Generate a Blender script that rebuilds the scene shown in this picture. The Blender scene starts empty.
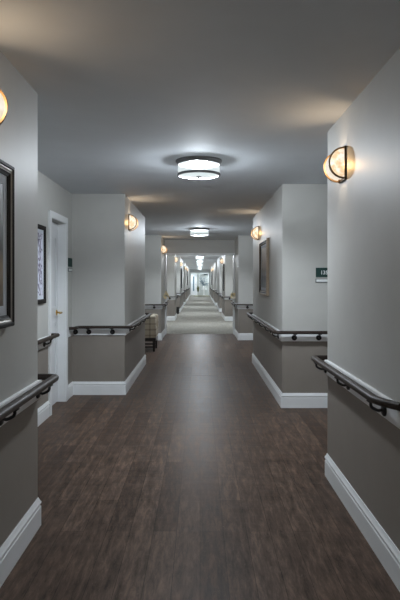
import bpy, bmesh, math, random
from mathutils import Vector, Matrix

PI = math.pi
sc = bpy.context.scene
C = sc.collection
random.seed(7)

# ------------------------------------------------------------------ camera
H = 2.43            # ceiling height
EYE = 1.378         # eye height
cam_d = bpy.data.cameras.new('camera')
cam = bpy.data.objects.new('camera', cam_d)
C.objects.link(cam)
cam.location = (0, 0, EYE)
cam.rotation_euler = (PI / 2, 0, 0)
cam_d.sensor_fit = 'VERTICAL'
cam_d.sensor_height = 36.0
cam_d.sensor_width = 24.0
cam_d.lens = 583.0 / 600.0 * 36.0
cam_d.shift_y = -19.2 / 600.0
cam_d.clip_start = 0.05
cam_d.clip_end = 200
sc.camera = cam

# ------------------------------------------------------------------ world, exposure, lamp powers
w = bpy.data.worlds.new('world')
sc.world = w
w.use_nodes = True
w.node_tree.nodes['Background'].inputs[0].default_value = (0.75, 0.82, 0.95, 1)
w.node_tree.nodes['Background'].inputs[1].default_value = 0.05
sc.view_settings.view_transform = 'Standard'
sc.view_settings.look = 'None'
sc.view_settings.gamma = 1.0
sc.view_settings.exposure = 0.0
sc.view_settings.use_curve_mapping = False
DRUM_W = 310.0
DRUM_COL = (0.84, 0.92, 1.0)
SCONCE_W = 5.0
SCONCE_COL = (1.0, 0.73, 0.47)


# ------------------------------------------------------------------ materials
def new_mat(name):
    m = bpy.data.materials.new(name)
    m.use_nodes = True
    nt = m.node_tree
    b = nt.nodes['Principled BSDF']
    return m, nt, b


def N(nt, typ, **kw):
    n = nt.nodes.new(typ)
    for k, v in kw.items():
        if k.startswith('i_'):
            key = k[2:]
            key = int(key) if key.isdigit() else key
            n.inputs[key].default_value = v
        else:
            setattr(n, k, v)
    return n


def ramp(nt, fac, stops):
    r = nt.nodes.new('ShaderNodeValToRGB')
    els = r.color_ramp.elements
    while len(els) < len(stops):
        els.new(0.5)
    for e, (p, c) in zip(els, stops):
        e.position = p
        e.color = (*c, 1)
    nt.links.new(fac, r.inputs[0])
    return r


def mapped(nt, scale=(1, 1, 1), rot=(0, 0, 0)):
    tc = nt.nodes.new('ShaderNodeTexCoord')
    mp = nt.nodes.new('ShaderNodeMapping')
    mp.inputs['Scale'].default_value = scale
    mp.inputs['Rotation'].default_value = rot
    nt.links.new(tc.outputs['Object'], mp.inputs[0])
    return mp.outputs[0]


def simple(name, col, rough=0.5, metal=0.0, var=0.06, scale=30, bump=0.0, spec=0.5):
    m, nt, b = new_mat(name)
    v = mapped(nt)
    n = N(nt, 'ShaderNodeTexNoise', i_Scale=scale, i_Detail=3.0)
    nt.links.new(v, n.inputs['Vector'])
    r = ramp(nt, n.outputs['Fac'], [(0.3, tuple(c * (1 - var) for c in col)), (0.7, tuple(min(1, c * (1 + var)) for c in col))])
    nt.links.new(r.outputs[0], b.inputs['Base Color'])
    b.inputs['Roughness'].default_value = rough
    b.inputs['Metallic'].default_value = metal
    b.inputs['Specular IOR Level'].default_value = spec
    if bump:
        bp = N(nt, 'ShaderNodeBump', i_Strength=bump, i_Distance=0.002)
        nt.links.new(n.outputs['Fac'], bp.inputs['Height'])
        nt.links.new(bp.outputs[0], b.inputs['Normal'])
    return m


M = {}
M['wall_up'] = simple('paint_grey', (0.495, 0.492, 0.468), 0.5, 0, 0.02, 6, 0.0)
M['wall_low'] = simple('paint_taupe', (0.255, 0.228, 0.20), 0.5, 0, 0.03, 6, 0.0)
M['ceiling'] = simple('paint_ceiling', (0.71, 0.75, 0.79), 0.8, 0, 0.02, 4)
M['white'] = simple('white_trim', (0.84, 0.86, 0.87), 0.35, 0, 0.015, 8)
M['door'] = simple('white_door', (0.76, 0.78, 0.80), 0.38, 0, 0.015, 8)
M['bronze'] = simple('dark_bronze', (0.07, 0.048, 0.028), 0.4, 0.6, 0.1, 40)
M['brass'] = simple('aged_brass', (0.22, 0.13, 0.05), 0.5, 0.2, 0.12, 40)
M['gold'] = simple('brass_knob', (0.75, 0.52, 0.18), 0.25, 1.0, 0.08, 40)
M['nickel'] = simple('brushed_nickel', (0.22, 0.225, 0.23), 0.35, 0.85, 0.06, 40)
M['iron'] = simple('black_iron', (0.014, 0.014, 0.015), 0.45, 0.3, 0.1, 40)
M['frame_black'] = simple('frame_black', (0.018, 0.016, 0.014), 0.6, 0, 0.1, 40, 0.0, 0.2)
M['frame_silver'] = simple('frame_silver', (0.40, 0.385, 0.36), 0.5, 0.4, 0.08, 40)
M['frame_gold'] = simple('frame_gold', (0.33, 0.26, 0.19), 0.4, 0.5, 0.1, 40)
M['mat_board'] = simple('mat_board', (0.58, 0.62, 0.68), 0.7, 0, 0.015, 60)
M['sign_green'] = simple('sign_green', (0.006, 0.040, 0.033), 0.7, 0, 0.05, 40)
M['sign_white'] = simple('sign_white', (0.75, 0.78, 0.78), 0.5, 0, 0.02, 40)
M['sign_dark'] = simple('sign_dark', (0.05, 0.07, 0.07), 0.4, 0, 0.02, 40)
M['dark_wood'] = simple('espresso_wood', (0.016, 0.010, 0.008), 0.35, 0, 0.2, 30)
M['bin'] = simple('black_plastic', (0.012, 0.012, 0.013), 0.4, 0, 0.1, 30)
M['ceramic'] = simple('white_ceramic', (0.85, 0.86, 0.86), 0.25, 0, 0.01, 20)
M['petal'] = simple('cream_petal', (0.86, 0.73, 0.46), 0.7, 0, 0.2, 50)
M['petal_pale'] = simple('pale_petal', (0.85, 0.80, 0.68), 0.7, 0, 0.1, 50)
M['leaf'] = simple('dry_leaf', (0.16, 0.17, 0.08), 0.6, 0, 0.25, 50)
M['blue_petal'] = simple('blue_leaf', (0.10, 0.17, 0.22), 0.6, 0, 0.3, 50)
M['olive'] = simple('olive_wood', (0.30, 0.29, 0.16), 0.5, 0, 0.15, 30)
M['end_paint'] = simple('pale_paint', (0.44, 0.47, 0.45), 0.6, 0, 0.02, 10)

# rail: dark brown stained wood, grain along the rail
m, nt, b = new_mat('rail_wood')
v = mapped(nt, (60, 4, 60))
n = N(nt, 'ShaderNodeTexNoise', i_Scale=2.0, i_Detail=4.0)
nt.links.new(v, n.inputs['Vector'])
r = ramp(nt, n.outputs['Fac'], [(0.3, (0.024, 0.016, 0.012)), (0.7, (0.046, 0.033, 0.026))])
nt.links.new(r.outputs[0], b.inputs['Base Color'])
b.inputs['Roughness'].default_value = 0.5
b.inputs['Specular IOR Level'].default_value = 0.3
b.inputs['Coat Weight'].default_value = 0.0
b.inputs['Coat Roughness'].default_value = 0.3
M['rail'] = m

# plank floor
m, nt, b = new_mat('plank_floor')
tc = N(nt, 'ShaderNodeTexCoord')
sep = N(nt, 'ShaderNodeSeparateXYZ')
nt.links.new(tc.outputs['Object'], sep.inputs[0])
comb = N(nt, 'ShaderNodeCombineXYZ')
nt.links.new(sep.outputs['Y'], comb.inputs['X'])
nt.links.new(sep.outputs['X'], comb.inputs['Y'])
br = N(nt, 'ShaderNodeTexBrick', i_Scale=1.0)
br.offset = 0.37
br.inputs['Brick Width'].default_value = 1.22
br.inputs['Row Height'].default_value = 0.128
br.inputs['Mortar Size'].default_value = 0.0014
br.inputs['Mortar Smooth'].default_value = 0.3
br.inputs['Bias'].default_value = 0.0
br.inputs['Color1'].default_value = (0.076, 0.052, 0.040, 1)
br.inputs['Color2'].default_value = (0.122, 0.084, 0.064, 1)
br.inputs['Mortar'].default_value = (0.036, 0.026, 0.021, 1)
nt.links.new(comb.outputs[0], br.inputs['Vector'])
mp = N(nt, 'ShaderNodeMapping')
mp.inputs['Scale'].default_value = (2.6, 15, 1)
nt.links.new(comb.outputs[0], mp.inputs[0])
g = N(nt, 'ShaderNodeTexNoise', i_Scale=1.7, i_Detail=9.0, i_Roughness=0.74, i_Distortion=0.25)
nt.links.new(mp.outputs[0], g.inputs['Vector'])
gr = ramp(nt, g.outputs['Fac'], [(0.33, (0.38, 0.37, 0.36)), (0.50, (0.95, 0.95, 0.95)), (0.67, (1.8, 1.75, 1.68))])
mul = N(nt, 'ShaderNodeMix', data_type='RGBA', blend_type='MULTIPLY')
mul.inputs['Factor'].default_value = 1.0
nt.links.new(br.outputs['Color'], mul.inputs['A'])
nt.links.new(gr.outputs[0], mul.inputs['B'])
# pale worn scratches
mp2 = N(nt, 'ShaderNodeMapping')
mp2.inputs['Scale'].default_value = (7, 11, 1)
mp2.inputs['Rotation'].default_value = (0, 0, 0.12)
nt.links.new(comb.outputs[0], mp2.inputs[0])
s = N(nt, 'ShaderNodeTexNoise', i_Scale=2.6, i_Detail=8.0, i_Roughness=0.85, i_Distortion=2.2)
nt.links.new(mp2.outputs[0], s.inputs['Vector'])
sr = ramp(nt, s.outputs['Fac'], [(0.57, (0, 0, 0)), (0.64, (1, 1, 1))])
mix2 = N(nt, 'ShaderNodeMix', data_type='RGBA', blend_type='MIX')
sm = N(nt, 'ShaderNodeMath', operation='MULTIPLY')
sm.inputs[1].default_value = 0.42
nt.links.new(sr.outputs[0], sm.inputs[0])
nt.links.new(sm.outputs[0], mix2.inputs['Factor'])
nt.links.new(mul.outputs['Result'], mix2.inputs['A'])
mix2.inputs['B'].default_value = (0.21, 0.155, 0.118, 1)
nt.links.new(mix2.outputs['Result'], b.inputs['Base Color'])
rr = ramp(nt, g.outputs['Fac'], [(0.35, (0.33, 0.33, 0.33)), (0.65, (0.52, 0.52, 0.52))])
nt.links.new(rr.outputs[0], b.inputs['Roughness'])
b.inputs['Specular IOR Level'].default_value = 0.06
bp = N(nt, 'ShaderNodeBump', i_Strength=0.3, i_Distance=0.002)
nt.links.new(g.outputs['Fac'], bp.inputs['Height'])
# hand scraped ripples across the planks
mp3 = N(nt, 'ShaderNodeMapping')
mp3.inputs['Scale'].default_value = (9, 2.2, 1)
nt.links.new(comb.outputs[0], mp3.inputs[0])
rp = N(nt, 'ShaderNodeTexNoise', i_Scale=1.0, i_Detail=2.0)
nt.links.new(mp3.outputs[0], rp.inputs['Vector'])
bp2 = N(nt, 'ShaderNodeBump', i_Strength=0.6, i_Distance=0.004)
nt.links.new(rp.outputs['Fac'], bp2.inputs['Height'])
nt.links.new(bp.outputs[0], bp2.inputs['Normal'])
nt.links.new(bp2.outputs[0], b.inputs['Normal'])
M['floor'] = m

# carpet
m, nt, b = new_mat('grey_carpet')
v = mapped(nt, (1, 1, 1))
n1 = N(nt, 'ShaderNodeTexNoise', i_Scale=14.0, i_Detail=5.0, i_Roughness=0.7)
nt.links.new(v, n1.inputs['Vector'])
r = ramp(nt, n1.outputs['Fac'], [(0.32, (0.31, 0.30, 0.265)), (0.68, (0.53, 0.51, 0.455))])
nt.links.new(r.outputs[0], b.inputs['Base Color'])
b.inputs['Roughness'].default_value = 0.95
b.inputs['Specular IOR Level'].default_value = 0.1
n2 = N(nt, 'ShaderNodeTexNoise', i_Scale=220.0)
nt.links.new(v, n2.inputs['Vector'])
bp = N(nt, 'ShaderNodeBump', i_Strength=0.6, i_Distance=0.004)
nt.links.new(n2.outputs['Fac'], bp.inputs['Height'])
nt.links.new(bp.outputs[0], b.inputs['Normal'])
M['carpet'] = m

# plaid upholstery
m, nt, b = new_mat('plaid_fabric')
tc = N(nt, 'ShaderNodeTexCoord')
sep = N(nt, 'ShaderNodeSeparateXYZ')
nt.links.new(tc.outputs['Object'], sep.inputs[0])


def band(sock, freq, lo):
    a = N(nt, 'ShaderNodeMath', operation='MULTIPLY')
    a.inputs[1].default_value = freq
    nt.links.new(sock, a.inputs[0])
    f = N(nt, 'ShaderNodeMath', operation='FRACT')
    nt.links.new(a.outputs[0], f.inputs[0])
    c = N(nt, 'ShaderNodeMath', operation='GREATER_THAN')
    c.inputs[1].default_value = lo
    nt.links.new(f.outputs[0], c.inputs[0])
    return c.outputs[0]


bx_, by_, bz_ = band(sep.outputs['X'], 9, 0.72), band(sep.outputs['Y'], 9, 0.72), band(sep.outputs['Z'], 9, 0.72)
s1 = N(nt, 'ShaderNodeMath', operation='ADD')
nt.links.new(bx_, s1.inputs[0])
nt.links.new(by_, s1.inputs[1])
s2 = N(nt, 'ShaderNodeMath', operation='ADD')
nt.links.new(s1.outputs[0], s2.inputs[0])
nt.links.new(bz_, s2.inputs[1])
s3 = N(nt, 'ShaderNodeMath', operation='DIVIDE')
s3.inputs[1].default_value = 3.0
nt.links.new(s2.outputs[0], s3.inputs[0])
r = ramp(nt, s3.outputs[0], [(0.0, (0.62, 0.56, 0.44)), (0.36, (0.42, 0.37, 0.29)), (0.7, (0.27, 0.22, 0.16))])
nt.links.new(r.outputs[0], b.inputs['Base Color'])
b.inputs['Roughness'].default_value = 0.9
M['plaid'] = m


# glowing lamp glass: translucent light through it plus its own glow
def lamp_glass(name, col_lo, col_hi, strength, trans, scale, tint=(1, 1, 1)):
    m = bpy.data.materials.new(name)
    m.use_nodes = True
    nt = m.node_tree
    nt.nodes.clear()
    out = N(nt, 'ShaderNodeOutputMaterial')
    v = mapped(nt, (1, 1, 1))
    n = N(nt, 'ShaderNodeTexNoise', i_Scale=scale, i_Detail=3.0, i_Roughness=0.6)
    nt.links.new(v, n.inputs['Vector'])
    r = ramp(nt, n.outputs['Fac'], [(0.40, col_lo), (0.60, col_hi)])
    e = N(nt, 'ShaderNodeEmission', i_Strength=strength)
    nt.links.new(r.outputs[0], e.inputs['Color'])
    t = N(nt, 'ShaderNodeBsdfTransparent')
    t.inputs['Color'].default_value = (*tint, 1)
    mx = N(nt, 'ShaderNodeMixShader')
    mx.inputs[0].default_value = trans
    nt.links.new(e.outputs[0], mx.inputs[1])
    nt.links.new(t.outputs[0], mx.inputs[2])
    nt.links.new(mx.outputs[0], out.inputs['Surface'])
    return m


M['drum_glass'] = lamp_glass('drum_glass', (0.74, 0.84, 0.86), (0.84, 0.92, 0.93), 0.98, 0.17, 6)
M['drum_bottom'] = lamp_glass('drum_bottom_glass', (0.74, 0.84, 0.86), (0.84, 0.92, 0.93), 1.15, 0.48, 6)
M['sconce_band'] = lamp_glass('sconce_band_glass', (1.0, 0.90, 0.74), (1.0, 0.96, 0.86), 0.95, 0.38, 15)
M['sconce_side'] = lamp_glass('sconce_side_glass', (0.80, 0.58, 0.36), (1.0, 0.96, 0.87), 1.35, 0.28, 22, (1, 0.8, 0.5))


def art_mat(name, kind):
    m, nt, b = new_mat(name)
    tc = N(nt, 'ShaderNodeTexCoord')
    sep = N(nt, 'ShaderNodeSeparateXYZ')
    nt.links.new(tc.outputs['Object'], sep.inputs[0])
    if kind == 'landscape':      # grey sky over brown ground
        n = N(nt, 'ShaderNodeTexNoise', i_Scale=5.0, i_Detail=6.0)
        nt.links.new(tc.outputs['Object'], n.inputs['Vector'])
        a = N(nt, 'ShaderNodeMath', operation='MULTIPLY_ADD')
        a.inputs[1].default_value = 0.28
        nt.links.new(n.outputs['Fac'], a.inputs[0])
        a2 = N(nt, 'ShaderNodeMath', operation='MULTIPLY_ADD')
        a2.inputs[1].default_value = 1.5
        a2.inputs[2].default_value = 0.36
        nt.links.new(sep.outputs['Z'], a2.inputs[0])
        nt.links.new(a2.outputs[0], a.inputs[2])
        r = ramp(nt, a.outputs[0], [(0.05, (0.16, 0.12, 0.09)), (0.33, (0.34, 0.24, 0.15)), (0.47, (0.09, 0.08, 0.08)),
                                    (0.6, (0.20, 0.21, 0.24)), (0.85, (0.42, 0.47, 0.52))])
    elif kind == 'ink':          # purple ink strokes on white
        mp = N(nt, 'ShaderNodeMapping')
        mp.inputs['Scale'].default_value = (1, 2.0, 1)
        nt.links.new(tc.outputs['Object'], mp.inputs[0])
        n = N(nt, 'ShaderNodeTexNoise', i_Scale=7.0, i_Detail=2.0, i_Distortion=1.2)
        nt.links.new(mp.outputs[0], n.inputs['Vector'])
        r = ramp(nt, n.outputs['Fac'], [(0.0, (0.66, 0.68, 0.78)), (0.46, (0.66, 0.68, 0.78)), (0.50, (0.07, 0.06, 0.12)),
                                        (0.56, (0.18, 0.15, 0.22)), (0.61, (0.66, 0.68, 0.78))])
    elif kind == 'brown':        # brown over blue grey
        n = N(nt, 'ShaderNodeTexNoise', i_Scale=7.0, i_Detail=4.0)
        nt.links.new(tc.outputs['Object'], n.inputs['Vector'])
        a = N(nt, 'ShaderNodeMath', operation='MULTIPLY_ADD')
        a.inputs[1].default_value = 0.25
        nt.links.new(n.outputs['Fac'], a.inputs[0])
        a2 = N(nt, 'ShaderNodeMath', operation='MULTIPLY_ADD')
        a2.inputs[1].default_value = 1.7
        a2.inputs[2].default_value = 0.46
        nt.links.new(sep.outputs['Z'], a2.inputs[0])
        nt.links.new(a2.outputs[0], a.inputs[2])
        r = ramp(nt, a.outputs[0], [(0.1, (0.26, 0.29, 0.32)), (0.35, (0.10, 0.11, 0.13)), (0.52, (0.08, 0.05, 0.03)),
                                    (0.72, (0.17, 0.10, 0.05)), (0.88, (0.24, 0.16, 0.09))])
    else:                        # pale teal abstract swirls
        n = N(nt, 'ShaderNodeTexNoise', i_Scale=2.3, i_Detail=4.0, i_Distortion=2.6)
        nt.links.new(tc.outputs['Object'], n.inputs['Vector'])
        r = ramp(nt, n.outputs['Fac'], [(0.40, (0.62, 0.67, 0.66)), (0.49, (0.34, 0.42, 0.45)), (0.53, (0.07, 0.12, 0.16)),
                                        (0.58, (0.46, 0.54, 0.55)), (0.66, (0.72, 0.76, 0.74))])
    nt.links.new(r.outputs[0], b.inputs['Base Color'])
    b.inputs['Roughness'].default_value = 0.5
    return m


for k in ('landscape', 'ink', 'brown', 'swirl'):
    M['art_' + k] = art_mat('print_' + k, k)


# ------------------------------------------------------------------ mesh helpers
def link(name, bm, mats, parent=None, smooth=False, angle=40):
    me = bpy.data.meshes.new(name)
    bmesh.ops.recalc_face_normals(bm, faces=bm.faces)
    bm.to_mesh(me)
    bm.free()
    for mm in (mats if isinstance(mats, (list, tuple)) else [mats]):
        me.materials.append(mm)
    if smooth:
        for p in me.polygons:
            p.use_smooth = True
        me.set_sharp_from_angle(angle=math.radians(angle))
    o = bpy.data.objects.new(name, me)
    C.objects.link(o)
    if parent:
        o.parent = parent
    return o


def thing(name, label, cat, loc=(0, 0, 0), rz=0.0, group=None):
    o = bpy.data.objects.new(name, None)
    o.empty_display_size = 0.1
    C.objects.link(o)
    o.location = loc
    o.rotation_euler = (0, 0, rz)
    o['label'] = label
    o['category'] = cat
    if group:
        o['group'] = group
    return o


def struct(o):
    o['kind'] = 'structure'
    return o


def box(bm, x0, x1, y0, y1, z0, z1, bevel=0.0, mi=0, seg=2):
    t = bmesh.new()
    bmesh.ops.create_cube(t, size=1.0)
    for v in t.verts:
        v.co = Vector(((x0 + x1) / 2 + v.co.x * (x1 - x0), (y0 + y1) / 2 + v.co.y * (y1 - y0), (z0 + z1) / 2 + v.co.z * (z1 - z0)))
    if bevel:
        bmesh.ops.bevel(t, geom=list(t.edges), offset=bevel, segments=seg, affect='EDGES', profile=0.5)
    merge(bm, t, mi)


def merge(bm, t, mi=0):
    mp = {}
    for v in t.verts:
        mp[v] = bm.verts.new(v.co)
    for f in t.faces:
        try:
            nf = bm.faces.new([mp[v] for v in f.verts])
            nf.material_index = mi if mi is not None else f.material_index
        except ValueError:
            pass
    t.free()


def lathe(bm, prof, cx=0, cy=0, seg=40, mi=0):
    rings = []
    for (r, z) in prof:
        if r < 1e-6:
            rings.append([bm.verts.new((cx, cy, z))])
        else:
            rings.append([bm.verts.new((cx + r * math.cos(2 * PI * k / seg), cy + r * math.sin(2 * PI * k / seg), z)) for k in range(seg)])
    for a, b_ in zip(rings, rings[1:]):
        for k in range(seg):
            q = (k + 1) % seg
            if len(a) == 1 and len(b_) == 1:
                continue
            if len(a) == 1:
                f = bm.faces.new((a[0], b_[k], b_[q]))
            elif len(b_) == 1:
                f = bm.faces.new((a[k], b_[0], a[q]))
            else:
                f = bm.faces.new((a[k], b_[k], b_[q], a[q]))
            f.material_index = mi


def tube(bm, pts, rad, seg=10, mi=0):
    pts = [Vector(p) for p in pts]
    rads = rad if isinstance(rad, (list, tuple)) else [rad] * len(pts)
    rings = []
    up = Vector((0, 0, 1))
    prev = None
    for i, p in enumerate(pts):
        t = (pts[min(i + 1, len(pts) - 1)] - pts[max(i - 1, 0)]).normalized()
        if prev is None:
            a = up if abs(t.dot(up)) < 0.95 else Vector((0, 1, 0))
            n1 = t.cross(a).normalized()
        else:
            n1 = (prev - t * prev.dot(t)).normalized()
        prev = n1
        n2 = t.cross(n1)
        rings.append([bm.verts.new(p + rads[i] * (n1 * math.cos(2 * PI * k / seg) + n2 * math.sin(2 * PI * k / seg))) for k in range(seg)])
    for a, b_ in zip(rings, rings[1:]):
        for k in range(seg):
            q = (k + 1) % seg
            bm.faces.new((a[k], a[q], b_[q], b_[k])).material_index = mi
    bm.faces.new(rings[0][::-1]).material_index = mi
    bm.faces.new(rings[-1]).material_index = mi


def sweep(bm, path, prof, side, mi=0):
    """sweep a closed (u, z) profile along a plan path; u is the offset into the room"""
    path = [Vector(p) for p in path]
    dirs = [(b_ - a).normalized() for a, b_ in zip(path, path[1:])]
    nrm = [Vector((d.y, -d.x)) * side for d in dirs]
    rings = []
    for i, p in enumerate(path):
        if i == 0:
            mv = nrm[0]
        elif i == len(path) - 1:
            mv = nrm[-1]
        else:
            s_ = nrm[i - 1] + nrm[i]
            mv = s_ / (1 + nrm[i - 1].dot(nrm[i]))
        rings.append([bm.verts.new((p.x + mv.x * u, p.y + mv.y * u, z)) for (u, z) in prof])
    k_ = len(prof)
    for a, b_ in zip(rings, rings[1:]):
        for k in range(k_):
            q = (k + 1) % k_
            bm.faces.new((a[k], a[q], b_[q], b_[k])).material_index = mi
    bm.faces.new(rings[0][::-1]).material_index = mi
    bm.faces.new(rings[-1]).material_index = mi


def fillet(path, r, seg=5):
    out = [Vector(path[0])]
    for a, p, c in zip(path, path[1:], path[2:]):
        a, p, c = Vector(a), Vector(p), Vector(c)
        d1, d2 = (a - p), (c - p)
        l1, l2 = d1.length, d2.length
        d1.normalize()
        d2.normalize()
        rr = min(r, l1 * 0.45, l2 * 0.45)
        s0, s1 = p + d1 * rr, p + d2 * rr
        for k in range(seg + 1):
            t = k / seg
            out.append(s0 * (1 - t) ** 2 + p * 2 * t * (1 - t) + s1 * t ** 2)
    out.append(Vector(path[-1]))
    return out


# ------------------------------------------------------------------ the setting
XL = [(-.912, -3), (-.912, 3.275), (-1.545, 3.275), (-1.545, 6.0), (-1.66, 6.0), (-1.66, 6.65), (-1.545, 6.65), (-1.545, 7.05),
      (-.912, 7.05), (-.912, 9.67), (-1.545, 9.67), (-1.545, 13.53), (-.905, 13.53), (-.905, 15.30), (-1.2, 15.30), (-1.2, 20.1),
      (-.88, 20.1), (-.88, 21.8), (-1.2, 21.8), (-1.2, 25.6), (-.88, 25.6), (-.88, 31), (-1.2, 31), (-1.2, 33.5), (-.88, 33.5),
      (-.88, 36), (-1.2, 36), (-1.2, 38.2), (-.88, 38.2), (-.88, 44), (-1.2, 44), (-1.2, 46), (-.92, 46), (-.92, 54), (-1.9, 54), (-1.9, 56)]  # last legs: side wing added to hide an extra end lamp
XR = [(.90, -3), (.90, 4.115), (1.545, 4.115), (1.545, 6.33), (.895, 6.33), (.895, 9.85), (1.545, 9.85), (1.545, 13.54), (.895, 13.54),
      (.895, 15.30), (1.15, 15.30), (1.15, 19.9), (.86, 19.9), (.86, 23.0), (1.15, 23.0), (1.15, 25.7), (.86, 25.7), (.86, 29), (1.15, 29),
      (1.15, 32.5), (.86, 32.5), (.86, 38.2), (1.15, 38.2), (1.15, 40.2), (.86, 40.2), (.86, 46), (1.15, 46), (1.15, 48), (.90, 48), (.90, 54), (1.9, 54), (1.9, 56)]  # ends in a matching added wing for the other hidden lamp
SPLIT = 0.78


def wall(name, path, outer, extra=None):
    bm = bmesh.new()
    zs = (0, SPLIT, H)
    pts = path + [(outer, path[-1][1]), (outer, path[0][1])]
    cols = [[bm.verts.new((x, y, z)) for z in zs] for x, y in pts]
    n_ = len(cols)
    for i in range(n_):
        a, c = cols[i], cols[(i + 1) % n_]
        for k in range(2):
            f = bm.faces.new((a[k], c[k], c[k + 1], a[k + 1]))
            f.material_index = 1 - k
    if extra:
        extra(bm)
    return struct(link(name, bm, [M['wall_up'], M['wall_low']]))


def header_over_door(bm):
    box(bm, -1.66, -1.5451, 6.0, 6.65, 2.03, H - 0.001)


wall('wall_left', XL, -2.0, header_over_door)
wall('wall_right', XR, 2.0)

bm = bmesh.new()
box(bm, -2, 2, -3, 15.12, -0.1, 0)
struct(link('floor', bm, M['floor']))
bm = bmesh.new()
box(bm, -2, 2, 15.12, 56, -0.1, 0.008)
struct(link('floor_carpet', bm, M['carpet']))
bm = bmesh.new()
box(bm, -2, 2, -3, 56, H, H + 0.1)
struct(link('ceiling', bm, M['ceiling']))
bm = bmesh.new()
box(bm, -2, 2, 56, 56.1, 0, H)
struct(link('wall_end', bm, M['end_paint']))
bm = bmesh.new()
box(bm, -2, 2, -3.1, -3, 0, SPLIT, mi=1)
box(bm, -2, 2, -3.1, -3, SPLIT, H, mi=0)
struct(link('wall_back', bm, [M['wall_up'], M['wall_low']]))

bm = bmesh.new()
box(bm, -.895, .878, 8.49, 8.51, 0.0, 0.0015)
struct(link('trim_4', bm, simple('seam_strip', (0.16, 0.12, 0.10), 0.5)))

# header over the carpet edge and its white frame
bm = bmesh.new()
box(bm, -.905, .895, 15.0, 15.25, 2.085, H)
struct(link('wall_header', bm, M['wall_up']))
bm = bmesh.new()
for s_ in (-1, 1):
    x0 = .905 if s_ < 0 else .895
    xs = sorted((s_ * x0, s_ * (x0 - .035)))
    box(bm, xs[0], xs[1], 14.97, 15.28, 0, 2.045, 0.002)
box(bm, -.905, .895, 14.97, 15.28, 2.045, 2.085, 0.004)
struct(link('trim_1', bm, M['white']))

# baseboards
BASE = [(0, 0), (0.016, 0), (0.016, 0.108), (0.011, 0.114), (0.011, 0.119), (0.017, 0.125), (0.017, 0.134), (0.011, 0.142), (0.008, 0.150), (0.004, 0.160), (0, 0.160)]


def runs(path, cuts):
    """split the plan path where the given (index pairs) legs are left out"""
    out, cur = [], [path[0]]
    for i in range(1, len(path)):
        if i in cuts:
            out.append(cur)
            cur = []
        cur.append(path[i])
    out.append(cur)
    return [r_ for r_ in out if len(r_) > 1]


left_runs = [[(-.912, -3), (-.912, 3.275), (-1.545, 3.275), (-1.545, 5.93)], [(-1.545, 6.72), (-1.545, 7.05), (-.912, 7.05), (-.912, 9.67), (-1.545, 9.67),
             (-1.545, 13.53), (-.905, 13.53), (-.905, 14.96)], XL[14:]]
right_runs = [XR[:9] + [(.895, 14.96)], XR[10:]]
for nm, rs, sd in (('baseboard_left', left_runs, 1), ('baseboard_right', right_runs, -1)):
    for r_ in rs:
        bm = bmesh.new()
        sweep(bm, r_, BASE, sd)
        struct(link(nm, bm, M['white'], smooth=True, angle=30))

# the narrow white door in the left recess
door = bmesh.new()
box(door, -1.655, -1.62, 6.004, 6.644, 0.008, 2.025, 0.002)
d_ob = struct(link('door_1', door, M['door']))
bm = bmesh.new()
for (z0, z1) in ((0.22, 0.92), (1.06, 1.88)):
    for (a, c, e, f) in ((6.10, 6.55, z0, z0 + .03), (6.10, 6.55, z1 - .03, z1), (6.10, 6.13, z0, z1), (6.52, 6.55, z0, z1)):
        box(bm, -1.6205, -1.612, a, c, e, f, 0.003)
link('panel_moulding', bm, M['door'], d_ob)
bm = bmesh.new()
for (a, c) in ((5.93, 6.0), (6.65, 6.72)):
    box(bm, -1.545, -1.522, a, c, 0, 2.03, 0.002)
box(bm, -1.545, -1.522, 5.93, 6.72, 2.03, 2.10, 0.004)
box(bm, -1.655, -1.545, 6.646, 6.6495, 0, 2.03)
box(bm, -1.655, -1.545, 6.0005, 6.003, 0, 2.03)
link('casing', bm, M['white'], d_ob)
bm = bmesh.new()
lathe(bm, [(0, 0), (0.032, 0), (0.032, 0.006), (0.026, 0.010), (0, 0.011)], seg=20)
bmesh.ops.rotate(bm, verts=bm.verts, cent=(0, 0, 0), matrix=Matrix.Rotation(PI / 2, 3, 'Y'))
bmesh.ops.translate(bm, verts=bm.verts, vec=(-1.62, 6.58, 1.02))
tube(bm, [(-1.615, 6.58, 1.02), (-1.572, 6.58, 1.02), (-1.560, 6.573, 1.02), (-1.556, 6.555, 1.02), (-1.556, 6.51, 1.018), (-1.558, 6.47, 1.014)],
     [.011, .010, .011, .011, .010, .007], 10)
hd = link('door_handle', bm, M['gold'], d_ob, smooth=True)
hd['label'] = 'brass lever handle'

# ------------------------------------------------------------------ ceiling drum lights
DRUMS = [
    (-1.5, 'drum ceiling light overhead behind the viewpoint'),
    (5.11, 'large nickel banded drum ceiling light, nearest and biggest one in view'),
    (11.75, 'drum ceiling light just in front of the white header beam, second in the row'),
    (18.3, 'drum ceiling light directly behind the header beam, hidden by it'),
    (24.4, 'first drum ceiling light seen below the header beam'),
    (30.4, 'second drum ceiling light seen below the header beam'),
    (37.0, 'third drum ceiling light seen below the header beam, far along the carpet'),
    (43.5, 'fourth drum ceiling light seen below the header beam, tiny and far away'),
    (49.0, 'fifth drum ceiling light seen below the header beam, tiny and far away'),
    (55.1, 'added drum light hidden in the left side wing, brightening the far end wall'),  # out-of-view pair of lamps added to brighten the end wall
    (55.1, 'added drum light hidden in the right side wing, brightening the far end wall'),
]


def copy_tree(o, parent=None):
    c = o.copy()
    C.objects.link(c)
    if parent:
        c.parent = parent
    for ch in list(o.children):
        copy_tree(ch, c)
    return c


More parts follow.
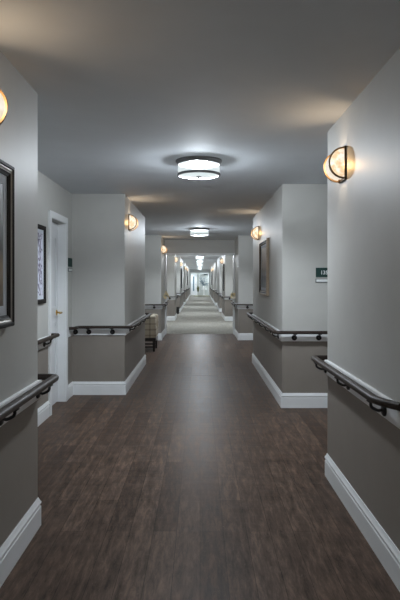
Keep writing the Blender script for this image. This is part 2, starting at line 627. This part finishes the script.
def build_drum():
    t = thing('ceiling_light', '', 'ceiling light', (0, 0, H), 0, 'drum ceiling lights along the corridor')
    bm = bmesh.new()
    lathe(bm, [(0, 0), (0.203, 0), (0.203, -0.010), (0.196, -0.018), (0.192, -0.024), (0.188, -0.036), (0.180, -0.036), (0.180, -0.012)], seg=48)
    lathe(bm, [(0.180, -0.012), (0, -0.012)], seg=48, mi=1)  # inner disc made black to cut bulb bounce and the hotspot
    link('canopy', bm, [M['nickel'], M['iron']], t, True)
    bm = bmesh.new()
    lathe(bm, [(0.182, -0.030), (0.182, -0.118)], seg=48)
    link('shade', bm, M['drum_glass'], t, True)
    bm = bmesh.new()
    lathe(bm, [(0.178, -0.114), (0.188, -0.114), (0.190, -0.124), (0.188, -0.134), (0.176, -0.134), (0.176, -0.120)], seg=48)
    link('ring', bm, M['nickel'], t, True)
    bm = bmesh.new()
    lathe(bm, [(0, -0.138), (0.08, -0.135), (0.178, -0.124)], seg=48)
    link('diffuser', bm, M['drum_bottom'], t, True)
    bm = bmesh.new()
    lathe(bm, [(0, -0.136), (0.022, -0.137), (0.020, -0.143), (0.010, -0.148), (0.008, -0.154), (0, -0.157)], seg=20)
    link('finial', bm, M['nickel'], t, True)
    ld = bpy.data.lights.new('drum_lamp', 'POINT')
    ld.energy = DRUM_W / 3
    ld.color = DRUM_COL
    ld.shadow_soft_size = 0.030
    for k in range(3):
        lo = bpy.data.objects.new('bulb_light', ld)
        C.objects.link(lo)
        lo.parent = t
        lo.location = (.050 * math.cos(.5 + k * 2 * PI / 3), .050 * math.sin(.5 + k * 2 * PI / 3), -0.056)
    return t


proto = build_drum()
for i, (y, lab) in enumerate(DRUMS):
    o = proto if i == 0 else copy_tree(proto)
    o.location = (-0.01 if y < 55 else (-1.45 if 'left' in lab else 1.45), y, H)
    o['label'] = lab

# ------------------------------------------------------------------ half-drum wall sconces
R_S, T_S = 0.094, 0.074


def half_ring(bm, r0, r1, y0, y1, seg=20):
    """half annulus in x>0, swept between y0 and y1"""
    cols = []
    for k in range(seg + 1):
        a = -PI / 2 + PI * k / seg
        c_, s_ = math.cos(a), math.sin(a)
        cols.append([bm.verts.new((0.012 + r * c_, y, r * s_)) for (r, y) in ((r0, y0), (r1, y0), (r1, y1), (r0, y1))])
    for a, b_ in zip(cols, cols[1:]):
        for k in range(4):
            q = (k + 1) % 4
            bm.faces.new((a[k], a[q], b_[q], b_[k]))
    bm.faces.new(cols[0])
    bm.faces.new(cols[-1])


def build_sconce():
    t = thing('wall_sconce', '', 'wall light', (0, 0, 0), 0, 'half drum wall sconces along the corridor')
    bm = bmesh.new()
    box(bm, 0, 0.012, -T_S - 0.008, T_S + 0.008, -R_S - 0.010, R_S + 0.010, 0.003)
    link('back_plate', bm, M['bronze'], t)
    bm = bmesh.new()
    seg = 24
    a_, b_ = [], []
    for k in range(seg + 1):
        a = -PI / 2 + PI * k / seg
        a_.append(bm.verts.new((0.012 + (R_S - .006) * math.cos(a), -T_S + .006, (R_S - .006) * math.sin(a))))
        b_.append(bm.verts.new((0.012 + (R_S - .006) * math.cos(a), T_S - .006, (R_S - .006) * math.sin(a))))
    for k in range(seg):
        bm.faces.new((a_[k], a_[k + 1], b_[k + 1], b_[k]))
    g_ = link('curved_glass', bm, M['sconce_band'], t, True)
    g_['label'] = 'glowing white curved glass'
    for sgn in (-1, 1):
        bm = bmesh.new()
        vs = [bm.verts.new((0.012 + (R_S - .006) * math.cos(-PI / 2 + PI * k / seg), sgn * (T_S - .003), (R_S - .006) * math.sin(-PI / 2 + PI * k / seg))) for k in range(seg + 1)]
        cen = bm.verts.new((0.035, sgn * (T_S + .004), 0))
        for k in range(seg):
            bm.faces.new((vs[k], vs[k + 1], cen))
        bm.faces.new((vs[-1], vs[0], cen))
        link('end_glass', bm, M['sconce_side'], t, True)
        bm = bmesh.new()
        half_ring(bm, R_S - .0055, R_S + .004, sgn * T_S - .007, sgn * T_S + .007)
        link('rim', bm, M['brass'], t, True)
    bm = bmesh.new()
    lathe(bm, [(0, -R_S - .014), (.005, -R_S - .011), (.007, -R_S - .006), (.005, -R_S + .002), (0, -R_S + .002)], cx=0.026, seg=14)
    link('finial', bm, M['brass'], t, True)
    ld = bpy.data.lights.new('sconce_lamp', 'POINT')
    ld.energy = SCONCE_W
    ld.color = SCONCE_COL
    ld.shadow_soft_size = 0.018
    lo = bpy.data.objects.new('bulb_light', ld)
    C.objects.link(lo)
    lo.parent = t
    lo.location = (0.070, 0, 0)
    return t


SZ = 2.11
SCONCES = [
    (-.912, 2.36, 2.105, 1, 'brass rimmed wall sconce at the left edge of the photo, above the large framed picture'),
    (.90, 3.66, 2.105, -1, 'brass rimmed half drum wall sconce on the near right wall, above its handrail'),
    (-.912, 7.50, 2.125, 1, 'wall sconce on the left jutting wall, just past the narrow white door'),
    (.895, 8.90, 2.105, -1, 'wall sconce on the right wall beside the gold framed picture'),
    (-.905, 13.95, 2.13, 1, 'wall sconce on the left pier in front of the header beam'),
    (-1.2, 18.8, 2.12, 1, 'wall sconce in the left niche just beyond the header beam'),
    (1.15, 18.0, 2.12, -1, 'wall sconce in the right niche just beyond the header beam'),
    (-.88, 20.5, 2.12, 1, 'wall sconce on the left carpeted corridor wall, nearest of the far left row'),
    (.86, 22.0, 2.12, -1, 'wall sconce on the right carpeted corridor wall, nearest of the far right row'),
    (-.88, 26.0, 2.12, 1, 'wall sconce second along the left carpeted corridor wall, above the black bin niche'),
    (-.88, 34.0, 2.12, 1, 'wall sconce third along the left carpeted corridor wall'),
    (.86, 37.0, 2.12, -1, 'wall sconce second along the right carpeted corridor wall'),
    (-.88, 38.9, 2.12, 1, 'wall sconce fourth and last along the left carpeted corridor wall'),
    (.86, 40.8, 2.12, -1, 'wall sconce third and last along the right carpeted corridor wall'),
]
proto = build_sconce()
for i, (x, y, z, sd, lab) in enumerate(SCONCES):
    o = proto if i == 0 else copy_tree(proto)
    o.location = (x, y, z)
    o.rotation_euler = (0, 0, 0 if sd > 0 else PI)
    o['label'] = lab

# ------------------------------------------------------------------ handrails
RZ, RO = 0.824, 0.085
RAIL = [(0.023 * (abs(math.cos(a)) ** 0.75) * (1 if math.cos(a) >= 0 else -1), RZ + 0.018 * (abs(math.sin(a)) ** 0.75) * (1 if math.sin(a) >= 0 else -1))
        for a in [2 * PI * k / 16 for k in range(16)]]
BOARD = [(0, .722), (0.017, .722), (0.019, .727), (0.019, .812), (0.017, .819), (0, .822)]
bm = bmesh.new()
t_ = bmesh.new()
lathe(t_, [(0, 0), (0.030, 0), (0.030, 0.008), (0.024, 0.013), (0, 0.014)], seg=18)
bmesh.ops.rotate(t_, verts=t_.verts, cent=(0, 0, 0), matrix=Matrix.Rotation(PI / 2, 3, 'Y'))
bmesh.ops.translate(t_, verts=t_.verts, vec=(0.018, 0, 0.762))
merge(bm, t_)
arm = fillet([(0.026, 0.764), (0.050, 0.758), (0.086, 0.776), (0.086, 0.808)], 0.03, 5)
tube(bm, [(p.x, 0, p.y) for p in arm], 0.0075, 8)
box(bm, 0.070, 0.102, -0.020, 0.020, 0.801, 0.807, 0.002)
BR = link('bracket', bm, M['iron'], None, True)
BR_ME = BR.data
bpy.data.objects.remove(BR)


def handrail(label, board_paths, rail_path, side, brackets):
    x0, y0 = rail_path[len(rail_path) // 2]
    t = thing('handrail', label, 'handrail', (x0, y0, 0), 0, 'handrails along the corridor walls')
    inv = Matrix.Translation((-x0, -y0, 0))
    for bp_ in board_paths:
        bm = bmesh.new()
        sweep(bm, bp_, BOARD, side)
        bm.transform(inv)
        o = link('backing_board', bm, M['white'], t)
        o['label'] = 'white backing board'
    bm = bmesh.new()
    sweep(bm, fillet(rail_path, 0.05, 4), RAIL, side)
    bm.transform(inv)
    link('rail', bm, M['rail'], t, True, 50)
    for (bx, by, ang) in brackets:
        o = bpy.data.objects.new('bracket', BR_ME)
        C.objects.link(o)
        o.parent = t
        o.location = (bx - x0, by - y0, 0)
        o.rotation_euler = (0, 0, ang)
    return t


L, Rr, FR = 0.0, PI, -PI / 2        # bracket facing: +x, -x, towards the viewer
handrail('long dark handrail on the near left wall under the large framed picture',
         [[(-.912, -3), (-.912, 3.275), (-1.545, 3.275)]],
         [(-.827, -2.9), (-.827, 3.36), (-1.12, 3.36)], 1,
         [(-.912, y, L) for y in (-2.2, -1.6, -1.0, -.4, .2, .8, 1.4, 2.0, 2.6, 3.2)])
handrail('short dark handrail in the left recess between the ink picture and the white door',
         [[(-1.545, 3.44), (-1.545, 5.925)]],
         [(-1.545 + .02, 3.55), (-1.455, 3.6), (-1.455, 5.97), (-1.518, 5.97)], 1, [(-1.545, y, L) for y in (3.9, 4.5, 5.1, 5.7)])
handrail('dark handrail wrapping the left jutting wall, between the white door and the plaid chair',
         [[(-1.545, 6.725), (-1.545, 7.05), (-.912, 7.05), (-.912, 9.67), (-1.545, 9.67)]],
         [(-1.525, 6.80), (-1.46, 6.80), (-1.46, 6.965), (-.827, 6.965), (-.827, 9.755), (-1.1, 9.755)], 1,
         [(-1.50, 7.05, FR), (-1.34, 7.05, FR), (-1.055, 7.05, FR)] + [(-.912, y, L) for y in (7.4, 8.1, 8.8, 9.5)])
handrail('dark handrail wrapping the left pier in front of the header beam, behind the plaid chair',
         [[(-1.545, 13.53), (-.905, 13.53), (-.905, 14.96)]],
         [(-1.53, 13.445), (-.82, 13.445), (-.82, 14.90), (-.885, 14.90)], 1,
         [(-1.35, 13.53, FR), (-1.06, 13.53, FR), (-.905, 13.9, L), (-.905, 14.6, L)])
handrail('dark handrail on the near right wall below the sconce, its near end turned inward',
         [[(.90, -3), (.90, 4.115), (1.545, 4.115)]],
         [(.884, 2.56), (.815, 2.69), (.815, 4.20), (1.12, 4.20)], -1,
         [(.90, y, Rr) for y in (2.78, 3.45, 4.08)])
handrail('dark handrail wrapping the right jutting wall below the green room sign and gold framed picture',
         [[(1.545, 6.33), (.895, 6.33), (.895, 9.85), (1.545, 9.85)]],
         [(1.53, 6.245), (.81, 6.245), (.81, 9.935), (1.1, 9.935)], -1,
         [(1.45, 6.33, FR), (1.285, 6.33, FR), (1.02, 6.33, FR)] + [(.895, y, Rr) for y in (6.5, 7.2, 7.9, 8.6, 9.3, 9.8)])
handrail('dark handrail wrapping the right pier in front of the header beam',
         [[(1.545, 13.54), (.895, 13.54), (.895, 14.96)]],
         [(1.53, 13.455), (.81, 13.455), (.81, 14.90), (.875, 14.90)], -1,
         [(1.35, 13.54, FR), (1.10, 13.54, FR), (.895, 13.9, Rr), (.895, 14.6, Rr)])


def far_rail(label, xo, xi, y0, y1, side):
    s_ = side
    handrail(label, [[(xo, y0), (xi, y0), (xi, y1), (xo, y1)]],
             [(xo - s_ * -.01, y0 - .085), (xi + s_ * .085, y0 - .085), (xi + s_ * .085, y1 + .085), (xo - s_ * -.01, y1 + .085)], side,
             [((xo + xi) / 2, y0, FR)] + [(xi, y0 + .3 + k * .9, L if s_ > 0 else Rr) for k in range(int((y1 - y0 - .3) / .9) + 1)])


handrail('dark handrail in the left niche just beyond the header beam',
         [[(-1.2, 15.32), (-1.2, 19.95)]], [(-1.18, 15.5), (-1.115, 15.6), (-1.115, 19.7), (-1.18, 19.8)], 1, [(-1.2, y, L) for y in (16, 17, 18, 19)])
handrail('dark handrail in the right niche just beyond the header beam',
         [[(1.15, 15.32), (1.15, 19.75)]], [(1.13, 15.5), (1.065, 15.6), (1.065, 19.5), (1.13, 19.6)], -1, [(1.15, y, Rr) for y in (16, 17, 18, 19)])
for i, (y0, y1) in enumerate(((20.1, 21.8), (25.6, 31), (33.5, 36), (38.2, 44))):
    far_rail('dark handrail on the %s left wall block along the carpet, counted from the header beam' % ('first', 'second', 'third', 'fourth')[i], -1.2, -.88, y0, y1, 1)
for i, (y0, y1) in enumerate(((19.9, 23.0), (25.7, 29), (32.5, 38.2), (40.2, 46))):
    far_rail('dark handrail on the %s right wall block along the carpet, counted from the header beam' % ('first', 'second', 'third', 'fourth')[i], 1.15, .86, y0, y1, -1)


# ------------------------------------------------------------------ pictures
def rect_rings(bm, prof, w_, h_, mids):
    rings = []
    for (ins, x) in prof:
        a, b_ = w_ / 2 - ins, h_ / 2 - ins
        rings.append([bm.verts.new((x, sy * a, sz * b_)) for sy, sz in ((-1, -1), (1, -1), (1, 1), (-1, 1))])
    for i, (a, b_) in enumerate(zip(rings, rings[1:])):
        for k in range(4):
            q = (k + 1) % 4
            bm.faces.new((a[k], a[q], b_[q], b_[k])).material_index = mids[i]


def picture(label, x, y, z, side, w_, h_, style, art, group=None):
    t = thing('framed_picture', label, 'picture', (x, y, z), 0 if side > 0 else PI, group)
    bm = bmesh.new()
    if style == 'big':
        prof = [(0, 0), (0, .028), (.005, .034), (.016, .034), (.020, .028), (.026, .028), (.032, .024), (.038, .026), (.042, .022), (.054, .018), (.054, 0.0)]
        mids = [0, 0, 0, 0, 1, 1, 1, 0, 0, 0]
        mats = [M['frame_black'], M['frame_silver']]
        inner, matw = .054, .042
    elif style == 'black':
        prof = [(0, 0), (0, .026), (.004, .030), (.032, .030), (.036, .024), (.042, .022), (.042, 0)]
        mids = [0, 0, 0, 0, 0, 0]
        mats = [M['frame_black']]
        inner, matw = .042, .035
    else:
        prof = [(0, 0), (0, .030), (.005, .036), (.026, .036), (.034, .028), (.046, .028), (.052, .022), (.062, .020), (.062, 0)]
        mids = [0, 0, 0, 1, 1, 0, 1, 1]
        mats = [M['frame_gold'], M['frame_black']]
        inner, matw = .062, .035
    rect_rings(bm, prof, w_, h_, mids)
    link('frame', bm, mats, t)
    a, b_ = w_ / 2 - inner, h_ / 2 - inner
    bm = bmesh.new()
    rect_rings(bm, [(0, .010), (0, .013), (matw, .013), (matw + .003, .010)], 2 * a, 2 * b_, [0, 0, 0])
    link('mat', bm, M['mat_board'], t)
    bm = bmesh.new()
    box(bm, .004, .0105, -a + matw, a - matw, -b_ + matw, b_ - matw)
    link('print', bm, M['art_' + art], t)
    return t


picture('large black and silver framed picture cut by the left edge of the photo', -.912, 2.386, 1.541, 1, .76, .753, 'big', 'landscape')
picture('black framed picture of purple ink strokes on the recess wall left of the white door', -1.545, 5.44, 1.535, 1, .62, .755, 'black', 'ink')
picture('gold and black framed picture on the right wall above the handrail, beside a sconce', .895, 8.02, 1.56, -1, .94, .755, 'gold', 'brown')
picture('dark framed picture on the first right wall block along the carpet', .86, 20.9, 1.5, -1, .8, .95, 'black', 'brown')
picture('dark framed picture on the second left wall block along the carpet', -.88, 27.2, 1.5, 1, .9, .9, 'black', 'brown')
picture('dark framed picture on the fourth left wall block along the carpet', -.88, 40.4, 1.55, 1, 1.4, .95, 'black', 'landscape')
picture('dark framed picture on the fourth right wall block along the carpet', .86, 42.5, 1.55, -1, 1.2, .95, 'black', 'landscape')


# ------------------------------------------------------------------ room signs
def text_mesh(body, size, ext):
    cu = bpy.data.curves.new('digits', 'FONT')
    cu.body = body
    cu.size = size
    cu.extrude = ext
    cu.offset = size * 0.02
    cu.align_x = 'CENTER'
    cu.align_y = 'CENTER'
    ob = bpy.data.objects.new('digits', cu)
    C.objects.link(ob)
    dg = bpy.context.evaluated_depsgraph_get()
    dg.update()
    me = bpy.data.meshes.new_from_object(ob.evaluated_get(dg))
    bpy.data.objects.remove(ob)
    return me


def room_sign(label, loc, rz, digits):
    # local frame: faces -y, x along the wall
    t = thing('room_sign', label, 'sign', loc, rz)
    bm = bmesh.new()
    box(bm, -.1, .1, -.010, 0, .0, .102, .002)
    link('number_plate', bm, M['sign_green'], t)
    bm = bmesh.new()
    box(bm, -.102, .102, -.009, 0, -.058, -.018, .0015)
    f = link('name_holder', bm, M['sign_dark'], t)
    bm = bmesh.new()
    box(bm, -.095, .095, -.0105, -.008, -.052, -.024)
    link('name_strip', bm, M['sign_white'], f)
    if digits:
        me = text_mesh(digits, .056, .0008)
        me.materials.append(M['sign_white'])
        o = bpy.data.objects.new('digits', me)
        C.objects.link(o)
        o.parent = t
        o.location = (-.010, -.0106, .048)
        o.rotation_euler = (PI / 2, 0, 0)
    return t


room_sign('dark green room number sign on the right jutting wall, partly hidden by a corner', (1.357, 6.33, 1.418), 0, '135')
room_sign('small dark room sign beside the narrow white door', (-1.545, 6.91, 1.545), PI / 2, None)

# ------------------------------------------------------------------ plaid armchair
ch = thing('armchair', 'cream plaid upholstered armchair with dark wooden legs in the left recess before the pier', 'chair', (-1.18, 11.62, 0), 0)
bm = bmesh.new()
box(bm, -.30, .32, -.20, .20, .25, .46, .03, seg=3)
link('seat', bm, M['plaid'], ch, True, 50)
bm = bmesh.new()
box(bm, -.32, -.18, -.30, .30, .26, .74, .045, seg=3)
link('backrest', bm, M['plaid'], ch, True, 50)
for sy in (-1, 1):
    bm = bmesh.new()
    ys = sorted((sy * .19, sy * .31))
    box(bm, -.20, .33, ys[0], ys[1], .26, .705, .045, seg=3)
    link('arm', bm, M['plaid'], ch, True, 50)
bm = bmesh.new()
for (a, c, e, f) in ((-.31, .32, -.30, -.26), (-.31, .32, .26, .30), (-.31, -.27, -.26, .26), (.28, .32, -.26, .26)):
    box(bm, a, c, e, f, .20, .265, .004)
link('seat_frame', bm, M['dark_wood'], ch)
for sx in (-1, 1):
    for sy in (-1, 1):
        bm = bmesh.new()
        t_ = bmesh.new()
        bmesh.ops.create_cube(t_, size=1)
        for v in t_.verts:
            k = 1.0 if v.co.z > 0 else .72
            v.co = Vector((sx * .285 + v.co.x * .055 * k, sy * .275 + v.co.y * .05 * k, .105 + v.co.z * .21))
        bmesh.ops.bevel(t_, geom=list(t_.edges), offset=.004, segments=1, affect='EDGES')
        merge(bm, t_)
        link('leg', bm, M['dark_wood'], ch)
for sy in (-1, 1):
    bm = bmesh.new()
    box(bm, -.265, .265, sy * .275 - .011, sy * .275 + .011, .075, .105, .003)
    link('stretcher', bm, M['dark_wood'], ch)

# ------------------------------------------------------------------ wall vases with cream flowers on the two piers
def wall_vase(label, x, y, side, seed):
    rnd = random.Random(seed)
    t = thing('wall_vase', label, 'flowers', (x, y, .87), 0 if side > 0 else PI, 'flower vases on the two piers')
    bm = bmesh.new()
    lathe(bm, [(0, 0), (.022, 0), (.030, .03), (.044, .075), (.056, .115), (.052, .115), (.040, .075), (.026, .03), (0, .012)], cx=.075, seg=20)
    link('vase', bm, M['ceramic'], t, True)
    for k in range(15):
        th, ph = rnd.uniform(0, 2 * PI), rnd.uniform(.1, 1.6)
        n_ = Vector((math.cos(th) * math.sin(ph), math.sin(th) * math.sin(ph), math.cos(ph)))
        c0 = Vector((.072 + .045 * n_.x, .075 * n_.y, .085 + .15 * n_.z * rnd.uniform(.4, 1)))
        e1 = n_.orthogonal().normalized()
        e2 = n_.cross(e1)
        bm = bmesh.new()
        for lay, (rad, lift) in enumerate(((.040, .010), (.027, .020))):
            for p in range(6):
                aa = 2 * PI * p / 6 + lay * .5
                d = e1 * math.cos(aa) + e2 * math.sin(aa)
                q = n_.cross(d)
                bm.faces.new([bm.verts.new(c0), bm.verts.new(c0 + d * rad * .6 + q * rad * .48 + n_ * lift),
                              bm.verts.new(c0 + d * rad + n_ * lift * 1.6), bm.verts.new(c0 + d * rad * .6 - q * rad * .48 + n_ * lift)])
        tube(bm, [c0 - n_ * .004, c0 + n_ * .012, c0 + n_ * .020], [.012, .012, .004], 8)
        link('blossom', bm, M['petal'] if k % 3 else M['petal_pale'], t)
    bm = bmesh.new()
    for k in range(10):
        a = rnd.uniform(-PI / 2, PI / 2)
        tip = Vector((.065 + .05 * math.cos(a), .085 * math.sin(a), rnd.uniform(.16, .30)))
        tube(bm, [(.075, 0, .05), (.06 + .02 * math.cos(a), .03 * math.sin(a), .12), tuple(tip)], [.002, .002, .001], 5)
        q = Vector((0, .011, 0))
        base = Vector((.06 + .02 * math.cos(a), .03 * math.sin(a), .12))
        mid = (base + tip) / 2
        bm.faces.new([bm.verts.new(base), bm.verts.new(mid + q), bm.verts.new(tip), bm.verts.new(mid - q)])
    link('foliage', bm, M['leaf'], t)


wall_vase('cream flowers in a white wall vase on the left pier above its handrail', -.905, 14.35, 1, 3)
wall_vase('cream flowers in a white wall vase on the right pier above its handrail', .895, 14.35, -1, 5)

# ------------------------------------------------------------------ black bin along the carpet
wb = thing('waste_bin', 'small black waste bin standing in the left niche far along the carpet', 'bin', (-.945, 24.2, .008))
bm = bmesh.new()
lathe(bm, [(0, 0), (.075, 0), (.095, .27), (.099, .275), (.091, .275), (.071, .008), (0, .008)], seg=24)
link('body', bm, M['bin'], wb, True)
bm = bmesh.new()
lathe(bm, [(.093, .262), (.102, .262), (.102, .282), (.093, .282), (.093, .262)], seg=24)
link('rim', bm, M['bin'], wb, True)

# ------------------------------------------------------------------ the far end
bm = bmesh.new()
for x0, x1, z0, z1 in ((-.92, -.85, 0.008, 2.12), (.83, .90, 0.008, 2.12), (-.92, .90, 2.12, 2.20)):
    box(bm, x0, x1, 53.95, 54.1, z0, z1, .004)
box(bm, -.92, .90, 54.0, 54.08, 2.20, H)
struct(link('trim_2', bm, M['white']))
bm = bmesh.new()
for x0, x1, z0, z1 in ((-.86, -.80, .01, 2.07), (-.36, -.30, .01, 2.07), (-.80, -.36, 2.0, 2.07), (-.05, -.01, .01, 2.07), (.80, .84, .01, 2.07), (-.01, .80, 2.03, 2.07)):
    box(bm, x0, x1, 55.95, 56, z0, z1, .003)
struct(link('trim_3', bm, M['white']))
bm = bmesh.new()
box(bm, -.80, -.36, 55.965, 56, .01, 2.0)
dd = struct(link('door_2', bm, M['door']))
bm = bmesh.new()
box(bm, -.68, -.55, 55.945, 55.97, .40, 1.80, .004)
link('glass_panel', bm, M['blue_petal'], dd)
bm = bmesh.new()
box(bm, -.42, -.40, 55.93, 55.966, .95, 1.1, .004)
link('door_handle', bm, M['gold'], dd)
t = thing('exit_sign', 'small dark sign high on the far end wall at the right', 'sign', (.55, 55.99, 1.98))
bm = bmesh.new()
box(bm, -.2, .2, -.06, -.01, -.06, .06, .004)
link('housing', bm, M['sign_dark'], t)
bm = bmesh.new()
box(bm, -.04, .04, -.012, .008, .02, .05)
link('mount', bm, M['sign_dark'], t)
rg = thing('rug', 'olive rug on the carpet before the far end wall', 'rug', (.15, 52.6, .008))
bm = bmesh.new()
box(bm, -.66, .66, -1.9, 1.9, 0, .012, .004)
link('pile', bm, M['olive'], rg)
bm = bmesh.new()
for s_ in (-1, 1):
    box(bm, s_ * .66 - .02, s_ * .66 + .02, -1.9, 1.9, 0, .014, .003)
link('binding', bm, M['leaf'], rg)
t = thing('side_table', 'small white pedestal table at the far end of the corridor', 'table', (.38, 55.3, .008))
bm = bmesh.new()
lathe(bm, [(0, .56), (.27, .56), (.28, .57), (.28, .59), (.27, .60), (0, .60)], seg=32)
link('tabletop', bm, M['ceramic'], t, True)
bm = bmesh.new()
lathe(bm, [(0, 0), (.20, 0), (.20, .02), (.08, .05), (.05, .12), (.045, .45), (.09, .56), (0, .56)], seg=24)
link('pedestal', bm, M['ceramic'], t, True)
t = thing('flower_vase', 'white vase of blue grey branches on the small white pedestal table', 'vase', (.34, 55.3, .608))
bm = bmesh.new()
lathe(bm, [(0, 0), (.06, 0), (.09, .08), (.08, .20), (.04, .27), (.05, .30), (.04, .30), (.03, .26), (0, .24)], seg=24)
link('vase', bm, M['ceramic'], t, True)
bm = bmesh.new()
rnd = random.Random(11)
for k in range(30):
    a = rnd.uniform(0, 2 * PI)
    e = Vector((.48 * math.cos(a) * rnd.uniform(.4, 1), .16 * math.sin(a), rnd.uniform(.38, 1.15)))
    tube(bm, [(0, 0, .24), (e.x * .3, e.y * .3, .24 + (e.z - .24) * .6), tuple(e)], [.006, .005, .003], 5)
    for q in range(3):
        c0 = Vector((0, 0, .24)).lerp(e, .55 + .2 * q)
        u = Vector((rnd.uniform(-1, 1), rnd.uniform(-.4, .4), rnd.uniform(-.6, 1))).normalized() * .085
        s_ = u.cross(Vector((0, 1, 0))).normalized() * .034
        bm.faces.new([bm.verts.new(c0), bm.verts.new(c0 + u * .5 + s_), bm.verts.new(c0 + u), bm.verts.new(c0 + u * .5 - s_)])
link('branches', bm, M['blue_petal'], t)
t = thing('potted_plant', 'small green potted plant on the floor left of the white pedestal table', 'plant', (-.18, 55.5, .008))
bm = bmesh.new()
lathe(bm, [(0, 0), (.09, 0), (.12, .30), (.13, .32), (.11, .32), (.09, .28), (0, .28)], seg=20)
link('pot', bm, M['ceramic'], t, True)
bm = bmesh.new()
for k in range(26):
    a = rnd.uniform(0, 2 * PI)
    e = Vector((.22 * math.cos(a), .18 * math.sin(a), rnd.uniform(.5, .98)))
    m_ = Vector((e.x * .45, e.y * .45, .28 + (e.z - .28) * .7))
    q = Vector((-math.sin(a), math.cos(a), 0)) * .035
    vb = bm.verts.new((0, 0, .28))
    v1, v2, v3 = bm.verts.new(m_ + q), bm.verts.new(e), bm.verts.new(m_ - q)
    bm.faces.new([vb, v1, v2, v3])
link('leaves', bm, M['leaf'], t)
